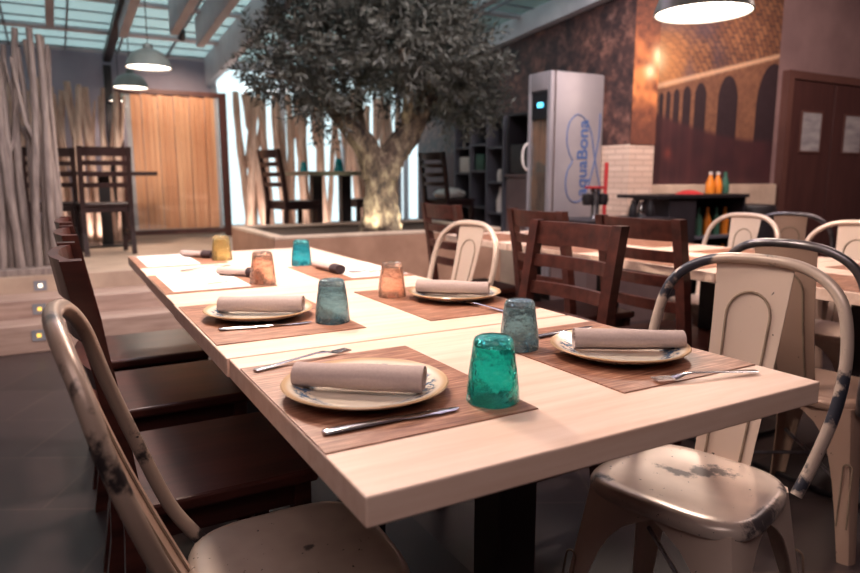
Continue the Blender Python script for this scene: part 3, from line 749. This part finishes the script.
# platform tables
def plat_table(x, y, hx, hy, label, legs, top):
    t = thing('cafe_table', label, 'table', (x, y, PZ))
    MB().box(-hx, hx, -hy, hy, .70, .74, .003).build('tabletop', top, t)
    for lx in legs:
        MB().box(lx-.05, lx+.05, -.05, .05, .02, .70).build('pedestal', M['blackmetal'], t)
        MB().box(lx-.22, lx+.22, -.22, .22, 0, .02, .004).build('base_plate', M['blackmetal'], t)
    return t
M['greytop'] = mat_noise('grey_green_tabletop', (120,120,104), (146,144,126), 0.35, 3)
plat_table(0.45, 7.46, .50, .22, 'dark topped table behind the ladder chairs on the left platform', [0.02], M['blackwood'])
plat_table(2.47, 6.45, .36, .42, 'grey topped table with two black pedestals behind the olive tree', [-.14, .17], M['greytop'])
def lath_glass(x, y, z, label, s=1.0):
    o = MB().lathe([(0,.11),(.02,.11),(.027,.1),(.04,.02),(.042,0),(.0,0)], 20).build('tumbler', M['teal_plain'], smooth=True, loc=(x,y,z)); o.scale=(s,s,s)
    tag(o, label, 'tumbler', 'turquoise tumblers on the platform tables')
lath_glass(2.52, 6.30, PZ+.741, 'larger turquoise tumbler on the table behind the olive tree', 1.15)
lath_glass(2.24, 6.55, PZ+.741, 'smaller turquoise tumbler on the table behind the olive tree', .9)
lath_glass(-0.01, 7.46, PZ+.741, 'turquoise tumbler on the left platform table', .9)
b = MB(); 
for i in range(3):
    b.lathe([(0,0),(.12-.02*i,.01),(.14-.02*i,.05),(.09,.09-.01*i),(0,.095)], 16, (0.09*i-.09, .03*i, .02*(i%2)))
o = b.build('folded_linen', M['whitish'], smooth=True, loc=(3.83, 6.26, PZ+.459)); tag(o, 'heap of folded white linen on the chair near the shelves', 'linen')

# ------------------------------------------------------------------ planter and olive tree
pt = thing('tree_planter', 'large clay coloured planter box holding the olive tree', 'planter', (2.41, 5.45, 0))
m = MB().box(-1.01, 1.01, -.67, -.61, 0, .64).box(-1.01, 1.01, .61, .67, 0, .64).box(-1.01, -.95, -.61, .61, 0, .64).box(.95, 1.01, -.61, .61, 0, .64)
m.build('box', M['planter'], pt)
m = MB().box(-1.01, 1.01, -.67, -.58, .641, .665, .004).box(-1.01, 1.01, .58, .67, .641, .665, .004).box(-1.01, -.92, -.58, .58, .641, .665, .004).box(.92, 1.01, -.58, .58, .641, .665, .004)
m.build('rim', M['planterrim'], pt)
MB().box(-.949, .949, -.609, .609, .50, .632).build('mulch', M['soil'], pt)
tr = thing('olive_tree', 'big olive tree with a forked trunk and dense grey green crown', 'tree', (2.43, 5.15, .60))
def trunk_mb():
    m = MB(); rs = np.random.RandomState(4)
    def limb(pts, rad, seg=22, knots=0.16):
        P = cr(pts, 8); Rr = [Vector((r_,0,0)) for r_ in rad]; Rr = [v.x for v in cr(Rr, 8)]
        rings = []; up = Vector((0,1,0))
        for i, p in enumerate(P):
            t = (P[min(i+1,len(P)-1)]-P[max(i-1,0)]).normalized(); a = t.cross(up).normalized(); b_ = a.cross(t).normalized(); ring = []
            for k in range(seg):
                th = 2*PI*k/seg
                w_ = 1+knots*math.sin(3*th+i*.23)*.6+knots*.5*math.sin(7*th-i*.35)+knots*.35*math.sin(5*th+i*.9)+rs.randn()*.025
                ring.append(p+(a*math.cos(th)+b_*math.sin(th))*Rr[i]*w_)
            rings.append(ring)
        m.loft(rings)
    limb([(0,0,0),(0,0,.12),(-.01,0,.35),(.0,0,.58),(.0,0,.70)], [.20,.165,.128,.14,.11])
    limb([(-.03,0,.52),(-.10,.0,.70),(-.25,.0,.88),(-.42,.02,1.12),(-.50,.05,1.4)], [.115,.10,.085,.07,.035], 14)
    limb([(.04,0,.50),(.11,-.02,.68),(.24,-.04,.86),(.38,-.05,1.08),(.50,-.1,1.4)], [.125,.11,.10,.08,.035], 14)
    limb([(-.15,.02,.82),(-.10,.2,1.1),(-.05,.3,1.5)], [.05,.04,.02], 10)
    limb([(.22,-.05,.92),(.16,-.22,1.15),(.05,-.3,1.5)], [.05,.04,.02], 10)
    limb([(-.36,.05,1.12),(-.7,.0,1.25),(-.95,-.05,1.25)], [.04,.03,.012], 8)
    limb([(.33,-.05,1.08),(.7,.0,1.2),(1.0,.05,1.2)], [.045,.03,.012], 8)
    return m
trunk_mb().build('trunk', M['bark'], tr, smooth=True)
def foliage_mb():
    rs = np.random.RandomState(11)
    blobs = [(-.45,0,1.52,.44),(.25,-.05,1.6,.48),(-.1,.1,1.72,.42),(.55,.0,1.35,.42),(-.78,0,1.38,.36),(.82,.05,1.45,.36),(.0,-.3,1.52,.36),(-.60,-.15,1.0,.13),(-.55,.1,1.72,.28),(.5,.05,1.74,.30),(.75,-.1,1.12,.22),(-.95,0,1.3,.18),(-.62,-.1,1.08,.2),(.98,0,1.22,.22)]
    V = []; Fc = []
    wts = np.array([b_[3]**2 for b_ in blobs]); wts /= wts.sum()
    # radial in the view: tree is much deeper than a flat crown
    for tw in range(1900):
        bx, by, bz, br = blobs[rs.choice(len(blobs), p=wts)]
        d = rs.randn(3); d /= np.linalg.norm(d); rr = br*(0.35+.72*rs.rand()**.6)
        c = np.array([bx*.93+.03,by*1.2,bz])+d*rr*np.array([1,1.15,.92])
        c[2] = min(c[2], 1.93+.05*rs.rand())
        dirn = d*.8+rs.randn(3)*.45+np.array([0,0,-.1 if rs.rand()<.5 else .35]); dirn /= np.linalg.norm(dirn)
        Lt = .13+.12*rs.rand(); nl = 12
        if c[2]+dirn[2]*Lt > 2.06: dirn[2] = -abs(dirn[2])*.3
        side = np.cross(dirn, rs.randn(3)); side /= np.linalg.norm(side); up = np.cross(dirn, side)
        for k in range(nl):
            s = (k+.5)/nl; base = c+dirn*Lt*s
            ang = k*2.4; out = side*math.cos(ang)+up*math.sin(ang)
            ld = dirn*.65+out*.75; ld /= np.linalg.norm(ld)
            wv = np.cross(ld, out+rs.randn(3)*.3); wv /= (np.linalg.norm(wv)+1e-6)
            ln = (.055+.035*rs.rand()); wd = .0075+.0035*rs.rand()
            i0 = len(V); mid = base+ld*ln*.5+out*.003
            V += [tuple(base), tuple(mid+wv*wd), tuple(base+ld*ln), tuple(mid-wv*wd)]
            Fc.append((i0,i0+1,i0+2,i0+3))
        i0 = len(V); e_ = c+dirn*Lt; w_ = side*.0022
        V += [tuple(c-dirn*.06-w_), tuple(c-dirn*.06+w_), tuple(e_+w_*.4), tuple(e_-w_*.4)]; Fc.append((i0,i0+1,i0+2,i0+3))
    return V, Fc
V_, F_ = foliage_mb()
me = bpy.data.meshes.new('foliage'); me.from_pydata(V_, [], F_); me.materials.append(M['leaf'])
fo = bpy.data.objects.new('foliage', me); COL.objects.link(fo); fo.parent = tr; fo['kind'] = 'stuff'
# uplights in the planter
for i, (x, y) in enumerate([(2.22, 4.90), (2.66, 4.91)]):
    u = thing('planter_uplight', ['small uplight in the planter left of the olive trunk','small uplight in the planter right of the olive trunk'][i], 'lamp', (x, y, .632), 0, 'uplights around the olive trunk')
    MB().lathe([(0,0),(.03,0),(.032,.02),(.026,.022),(0,.018)], 16).build('housing', M['blackmetal'], u, smooth=True)
    spot('uplight_bulb', u, (0,0,.03), (2.40-x, 5.12-y, .35), 22, (1.0,.95,.70), 95)

# ------------------------------------------------------------------ driftwood pole screens
def pole_mb(h, r, seed, lean=0.0, wob=.035):
    rs = np.random.RandomState(seed); m = MB(); pts = []; n_ = 7
    ph, pa = rs.rand()*6, rs.rand()*6
    for k in range(n_):
        s_ = k/(n_-1); pts.append((lean*s_+wob*math.sin(ph+s_*4.4)-wob*math.sin(ph), wob*.6*math.sin(pa+s_*3.7)-wob*.6*math.sin(pa), h*s_))
    P = cr(pts, 4); rad = [r*(1.05-.3*i/len(P)+.06*math.sin(i*.9+ph)) for i in range(len(P))]
    m.tube(P, rad, 9)
    if rs.rand() < .55:
        j = int(len(P)*(.45+.25*rs.rand())); q = P[j]; sd = 1 if rs.rand() < .5 else -1
        m.tube([q, q+Vector((sd*.05,.01,.12)), q+Vector((sd*.07,.0,.3)), q+Vector((sd*.10,.0,min(.55, h-q.z-.02)))], [r*.7,r*.6,r*.5,r*.35], 7)
    return m
def pole(x, y, z, h, r, seed, mat_k, label, group, lean=0, wob=.035):
    o = pole_mb(h, r, seed, lean, wob).build('driftwood_pole', M[mat_k], smooth=True, loc=(x,y,z)); tag(o, label, 'pole', group)
rs = random.Random(3)
sl = tag(MB().box(-2.2, .08, 5.39, 5.66, PZ+.001, .462, .004).build('screen_plinth', M['polegrey']), 'low plinth carrying the tall grey driftwood poles at left', 'plinth')
xs = [-.70,-.60,-.50,-.41,-.335,-.28,-.225,-.17,-.115,-.055,.0,.045]
for i, x in enumerate(xs):
    pole(x, 5.48+.05*(i%2)+.04*rs.random(), .463, 1.56+.10*rs.random(), .024+.008*rs.random(), 20+i, 'polegrey', 'tall greyish driftwood pole standing on the plinth above the steps', 'grey driftwood poles at far left', rs.uniform(-.05,.05), .02)
for i, x in enumerate([-.55,-.40,-.25,-.10,.02]):
    pole(x, 5.60, .463, 1.45+.10*rs.random(), .022, 120+i, 'polegrey', 'tall greyish driftwood pole standing on the plinth above the steps', 'grey driftwood poles at far left', rs.uniform(-.08,.08), .02)
for i in range(17):
    x = -.20+i*.052
    pole(x, 7.86+.12*(i%2)+.05*rs.random(), PZ, 1.52+.14*rs.random(), .026+.016*rs.random(), 50+i, 'pole', 'pale driftwood pole between the left platform table and back wall', 'pale driftwood poles behind the left platform table', rs.uniform(-.16,.16), .02)
for i in range(27):
    x = 1.90+i*.078
    pole(x, 7.55+.16*(i%3)+.05*rs.random(), PZ, 1.55+.16*rs.random(), .034+.020*rs.random(), 90+i, 'pole', 'pale driftwood pole in the screen behind the olive tree', 'pale driftwood poles behind the olive tree', rs.uniform(-.20,.20), .02)

# ------------------------------------------------------------------ orange framed screen
t = thing('framed_screen', 'orange lath screen in a dark frame lit from above', 'screen', (1.22, 8.0, PZ))
MB().box(-.55,-.49,-.03,.03,0,1.63,.003).box(.53,.61,-.03,.03,0,1.63,.003).box(-.49,.53,-.03,.03,1.58,1.63,.003).box(-.49,.53,-.03,.03,.05,.10,.003).build('frame', M['door'], t)
m = MB(); k = 0; x = -.40
while x < .47:
    w_ = .055; yy = .012*math.sin(k*2.1); m.box(x, x+w_-.004, yy-.005, yy+.005, .11, 1.575); x += w_; k += 1
m.build('laths', M['plank'], t)
MB().box(-.49,.53,-.045,-.041,.10,1.58).build('glass_pane', M['pane'], t)
MB().box(-.45,-.40,.0,.004,.10,1.58).box(.47,.52,.0,.004,.10,1.58).build('edge_strip', M['beam'], t)
def floor_lamp_spot(x, y, z, tx, ty, tz, e, label):
    u = thing('floor_uplight', label, 'lamp', (x, y, z), 0, 'warm uplights on the platform')
    MB().lathe([(0,0),(.03,0),(.032,.02),(.026,.022),(0,.018)], 16).build('housing', M['blackmetal'], u, smooth=True)
    spot('uplight_bulb', u, (0,0,.03), (tx-x, ty-y, tz-z), e*1.8, (1.0,.78,.67), 120)
floor_lamp_spot(2.05, 7.10, PZ, 2.1, 7.7, 1.1, 14, 'small warm uplight before the driftwood screen, left of the olive tree')
floor_lamp_spot(2.95, 7.10, PZ, 3.0, 7.7, 1.1, 14, 'small warm uplight before the driftwood screen, right of the olive tree')
floor_lamp_spot(0.45, 7.66, PZ, .35, 8.0, 1.1, 8, 'small warm uplight before the left driftwood poles')
def added_spot(x, y, z, tgt, e, col, size, label, cat='lamp'):  # spotlights added to brighten the screen, brick pillar and vault picture
    u = thing('added_spotlight', label, cat, (x, y, z), 0, 'added spotlights')
    d = (Vector(tgt)-Vector((x,y,z))).normalized()
    MB().tube([-d*.02, d*.07], [.028,.034], 16).build('housing', M['blackmetal'], u, smooth=True)
    MB().tube([Vector((0,0,.0)), Vector((0,0,.09))], .008, 8).build('bracket', M['blackmetal'], u)
    spot('added_spot_bulb', u, tuple(d*.08), tuple(Vector(tgt)-Vector((x,y,z))), e, col, size, .7, .03)
added_spot(1.25, 7.15, zroof(7.15)-.12, (1.28, 8.0, 1.85), 75, (1.0,.74,.56), 75, 'added small black spotlight under the glass roof facing the orange screen')
added_spot(3.3, 3.4, 3.24, (4.45, 4.3, 1.6), 120, (1.0,.74,.56), 44, 'added black spotlight facing the whitewashed brick pillar')
added_spot(5.4, 3.2, 3.24, (5.5, 4.4, 2.2), 60, (1.0,.72,.55), 90, 'added black spotlight facing the vault picture')

# ------------------------------------------------------------------ pendant lamps
def make_pendant(label, x, y, z, r, ceil, e, group='enamel dome pendants'):
    t = thing('pendant_lamp', label, 'lamp', (x, y, z), 0, group)
    s = r/.19
    MB().lathe([(.19*s,0),(.193*s,.004),(.186*s,.03*s),(.168*s,.08*s),(.13*s,.125*s),(.08*s,.15*s),(.045*s,.16*s),(.04*s,.20*s),(0,.205*s)], 40).build('shade', M['pendant'], t, smooth=True)
    MB().lathe([(.186*s,.002),(.182*s,.03*s),(.163*s,.078*s),(.125*s,.12*s),(0,.14*s)], 40).build('shade_lining', M['pendantin'], t, smooth=True)
    MB().lathe([(0,.012),(.175*s,.012),(.175*s,.016),(0,.016)], 40).build('diffuser', M['diffuser'], t)
    MB().tube([(0,0,.2*s),(0,0,ceil-z)], .004, 6).build('cord', M['blackmetal'], t)
    l = bpy.data.lights.new('bulb', 'SPOT'); l.energy = e; l.color = (1.0,.80,.66); l.spot_size = R(150); l.spot_blend = .5; l.shadow_soft_size = .11
    o = bpy.data.objects.new('bulb', l); COL.objects.link(o); o.parent = t; o.location = (0,0,-.005)
    return t
make_pendant('large grey dome pendant over the right hand tables', 2.37, 1.931, 1.75, .19, 3.35, 70)
make_pendant('dome pendant over the middle of the front table', .62, 1.50, 1.95, .19, 3.35, 58)
make_pendant('dome pendant over the far end of the front table', .62, 2.52, 2.0, .19, 3.35, 140)
make_pendant('nearest dome pendant above the platform steps', .737, 5.71, 1.93, .166, zroof(5.71)-.02, 50)
make_pendant('second dome pendant above the platform, in front of the orange screen', .737, 7.04, 1.93, .155, zroof(7.04)-.02, 60)

# ------------------------------------------------------------------ drinks fridge
t = thing('drinks_fridge', 'tall silver drinks fridge with a glass door and blue lettering on its side', 'fridge', (4.08, 4.73, 0))
MB().box(-.25, .31, -.15, .15, 0.06, 2.0, .02).build('cabinet', M['fridge'], t, smooth=True)
MB().box(-.22, .28, -.12, .12, 0.0, .059).build('plinth', M['blackmetal'], t)
MB().box(-.262, -.251, -.155, .155, .06, 2.0, .004).build('seam', M['fridgedark'], t)
d = MB().box(-.312, -.263, -.16, -.105, .07, 1.995, .014).box(-.312, -.263, .125, .16, .07, 1.995, .014).box(-.31, -.263, -.105, .125, 1.84, 1.995, .004).box(-.31, -.263, -.105, .125, .07, .30, .004).build('door', M['fridge'], t, smooth=True)
MB().box(-.275, -.268, -.105, .125, .30, 1.84).build('backing', M['fridgein'], d)
MB().box(-.30, -.296, -.105, .125, .30, 1.84).build('glass_pane', M['pane'], d)
MB().box(-.295, -.281, -.10, .12, 1.60, 1.835).build('display_panel', M['shelf'], d)
MB().box(-.3055, -.3005, -.04, .03, 1.70, 1.74).build('lit_display', M['led'], d)
MB().tube(cr([(-.31,.145,1.16),(-.35,.15,1.20),(-.36,.155,1.28),(-.35,.15,1.36),(-.31,.145,1.40)], 6), .012, 8).build('handle', M['whitish'], d, smooth=True)
fx = lambda x: x-4.08
tc = bpy.data.curves.new('lettering', 'FONT'); tc.body = 'aquaBona'; tc.size = .172; tc.extrude = .001; tc.offset = .0025
to = bpy.data.objects.new('lettering', tc); COL.objects.link(to); to.parent = t
to.location = (fx(4.222), -.1535, .90); to.rotation_euler = (PI/2, -PI/2, 0); tc.materials.append(M['blue'])
bpy.context.view_layer.update()
lm = bpy.data.meshes.new_from_object(to.evaluated_get(bpy.context.evaluated_depsgraph_get())); _m = to.matrix_local.copy(); bpy.data.objects.remove(to)
to = bpy.data.objects.new('lettering', lm); COL.objects.link(to); to.parent = t; to.location = (fx(4.205), -.1535, .93); to.rotation_euler = (PI/2, -PI/2, 0)
to['label'] = 'blue lettering reading upwards on the side'
P1 = [(4.36,.86),(4.39,1.0),(4.33,1.15),(4.28,1.34),(4.24,1.50),(4.16,1.61),(4.07,1.64),(3.985,1.56),(3.965,1.42),(4.0,1.30),(4.035,1.24),(3.985,1.16),(3.965,1.05),(3.99,.94),(4.06,.88),(4.15,.90),(4.22,1.0),(4.27,1.14),(4.31,1.3),(4.34,1.48),(4.345,1.66)]
P1 = [(min(x,4.375),z) for x, z in P1]
MB().tube(cr([(fx(x),-.1525,z) for x, z in P1], 6), .0055, 6).build('loop_emblem', M['blue'], t, smooth=True)

# ------------------------------------------------------------------ shelves and serving corner
t = thing('cubby_shelf', 'tall black cubby shelving against the printed wall', 'shelf', (4.22, 5.93, PZ))
m = MB().box(.16, .175, -.30, .66, 0, 1.33)
m.box(-.17,.16,-.30,.66,1.30,1.33).box(-.17,.16,-.30,.66,0,.04)
m.build('carcass', M['shelf'], t)
for y in (-.30,.0,.01,.32,.64): 
    if y == .01: continue
    MB().box(-.172,.158,y,y+.022,.041,1.299).build('upright', M['shelfgrey'], t)
for (a, b, zs) in [(-.278,-.001,(.30,.62,.98)),(.023,.319,(.35,.74,1.02)),(.343,.639,(.35,.72,1.0))]:
    for z in zs: MB().box(-.165,.158,a,b,z,z+.02).build('shelf_board', M['shelfgrey'], t)
def small(name, mb, mk, loc, label, cat, group=None, smooth=True):
    return tag(mb.build(name, M[mk], smooth=smooth, loc=loc), label, cat, group)
small('storage_box', MB().box(-.06,.06,-.11,.11,0,.17,.006), 'whitish', (4.14, 6.42, PZ+.741), 'white box in the left column of the black shelving', 'box')
small('storage_box', MB().box(-.06,.06,-.08,.08,0,.17,.006), 'greenbox', (4.14, 6.12, PZ+.761), 'dark green box in the middle column of the black shelving', 'box')
small('ceramic_jar', MB().lathe([(0,0),(.05,0),(.055,.06),(.045,.12),(.03,.13),(0,.13)], 20), 'whitish', (4.14, 5.78, PZ+.641), 'squat cream jar in the right column of the black shelving', 'jar')
small('ceramic_bottle', MB().lathe([(0,0),(.045,0),(.05,.12),(.02,.22),(.018,.27),(0,.27)], 20), 'whitish', (4.13, 5.78, PZ+.321), 'tall white bottle in the right column of the black shelving', 'bottle')
t = thing('service_cabinet', 'mauve counter cabinet with a dark niche above it, beside the shelving', 'cabinet', (4.22, 5.34, 0))
MB().box(-.17,.17,-.24,.24,.416,1.10,.004).build('counter', M['counter'], t)
MB().box(-.19,.175,-.25,.25,1.101,1.13,.004).build('counter_top', M['counter'], t)
MB().box(.15,.17,-.24,.24,1.131,1.70).box(-.17,.15,-.24,-.22,1.131,1.70).box(-.17,.15,.22,.24,1.131,1.70).box(-.17,.17,-.24,.24,1.70,1.72).build('niche', M['shelf'], t)
MB().box(-.16,.10,-.2,.2,1.135,1.42,.01).build('oven', M['blackmetal'], t)

# drinks stand below the vault picture
t = thing('drinks_stand', 'black drinks stand in front of the vault picture', 'stand', (4.95, 3.95, 0))
MB().box(-.77, .38, -.22, .22, .925, .955, .004).build('top', M['blackmetal'], t)
MB().box(-.60, -.30, -.2, .2, .0, .924, .003).build('cupboard', M['shelf'], t)
MB().box(-.30, .36, .16, .2, 0, .924).box(-.30,-.28,-.2,.16,0,.924).box(.34,.36,-.2,.16,0,.924).build('frame', M['shelf'], t)
for z in (.25,.58): MB().box(-.279,.339,-.19,.159,z,z+.02).build('shelf_board', M['shelfgrey'], t)
j = 0
for z in (.271,.601):
    for i in range(5):
        mk = ['greenglass','orange','red','greenglass','orange'][(i+j) % 5]
        o = MB().lathe([(0,0),(.032,0),(.034,.12),(.014,.19),(.014,.24),(0,.24)], 14).build('bottle', M[mk], smooth=True, loc=(4.95-.21+i*.115, 3.87, z))
        tag(o, '%s bottle on the %s shelf inside the drinks stand, %s from left' % (dict(greenglass='dark green', orange='orange', red='red')[mk], 'lower' if z < .5 else 'middle', ['first','second','third','fourth','fifth'][i]), 'bottle', 'bottles inside the drinks stand')
    j += 2
for i, (x, mk, l) in enumerate([(5.12,'orange','large orange juice bottle, left of the three on the drinks stand'),(5.22,'orange','orange juice bottle in the middle on the drinks stand'),(5.32,'greenglass','green bottle, right of the three on the drinks stand')]):
    t2 = thing('juice_bottle', l, 'bottle', (x, 3.98, .956), 0, 'bottles on top of the drinks stand')
    MB().lathe([(0,0),(.037,0),(.040,.02),(.038,.09),(.016,.15),(.015,.18),(0,.18)], 18).build('glass_body', M[mk], t2, smooth=True)
    MB().lathe([(.0155,.165),(.018,.165),(.018,.19),(0,.19)], 14).build('cap', M['whitish'] if i < 2 else M['greenglass'], t2, smooth=True)
small('red_cloth', MB().lathe([(0,.035),(.05,.03),(.10,.012),(.12,0),(0,0)], 18), 'red', (4.78, 3.92, .956), 'crumpled red cloth on the drinks stand', 'cloth')
small('steel_drum', MB().lathe([(0,0),(.20,0),(.205,.03),(.205,.80),(.19,.83),(0,.84)], 32), 'blackmetal', (5.62, 3.90, .02), 'rounded black drum right of the drinks stand', 'drum')
# tap column and low counter behind the chairs
t = thing('side_counter', 'low counter between the fridge and the drinks stand', 'counter', (3.75, 3.75, 0))
MB().box(-.45,.40,-.2,.2,0,.76,.004).build('body', M['counter'], t)
MB().box(-.47,.42,-.22,.22,.761,.79,.004).build('counter_top', M['shelf'], t)
t = thing('beer_tap', 'steel tap column with two black knobs beside the fridge', 'tap', (3.57, 3.78, .791))
MB().lathe([(0,0),(.04,0),(.03,.02),(.028,.19),(.04,.2),(.04,.22),(0,.22)], 18).build('column', M['steel'], t, smooth=True)
for sx in (-1,1): MB().lathe([(0,0),(.035,0),(.045,.04),(.04,.08),(0,.09)], 14, (sx*.075,0,.10)).tube([(sx*.02,0,.14),(sx*.075,0,.14)], .008, 6).build('knob', M['blackmetal'], t, smooth=True)
MB().box(-.08,.08,-.03,.03,.221,.24,.004).build('cap', M['red'], t)
small('red_broom_handle', MB().tube([(4.02,4.16,0.0),(4.06,4.18,1.22)], .017, 10), 'red', (0,0,0), 'red pole leaning by the whitewashed brick wall', 'pole')
for i, (x, mk, l) in enumerate([(3.93,'blackmetal','black pot on the side counter, left of the chrome one'),(4.02,'chrome','small chrome pot on the side counter'),(4.12,'blackmetal','black pot on the side counter, right of the chrome one')]):
    small('coffee_pot', MB().lathe([(0,0),(.03,0),(.034,.02),(.03,.07),(.018,.11),(.02,.125),(0,.13)], 18), mk, (x, 3.74, .791), l, 'pot')

# step lights
for i, (y, z, k) in enumerate([(4.779,.11,'amberled'),(5.035,.235,'amberled'),(5.364,.345,'whiteled')]):
    t = thing('step_light', 'small square step light on the %s riser at left' % ['lowest','middle','top'][i], 'lamp', (-.135+.01*i, y-.004, z), 0, 'square lights in the platform risers')
    MB().box(-.04,.04,0,.004,-.035,.035).build('plate', M['bar'] , t)
    MB().box(-.012,.012,-.003,0,-.012,.012).build('lit_lens', M[k], t)

make_pendant('third and smallest dome pendant, close to the back wall', .745, 8.30, 1.93, .11, zroof(8.3)-.02, 12)
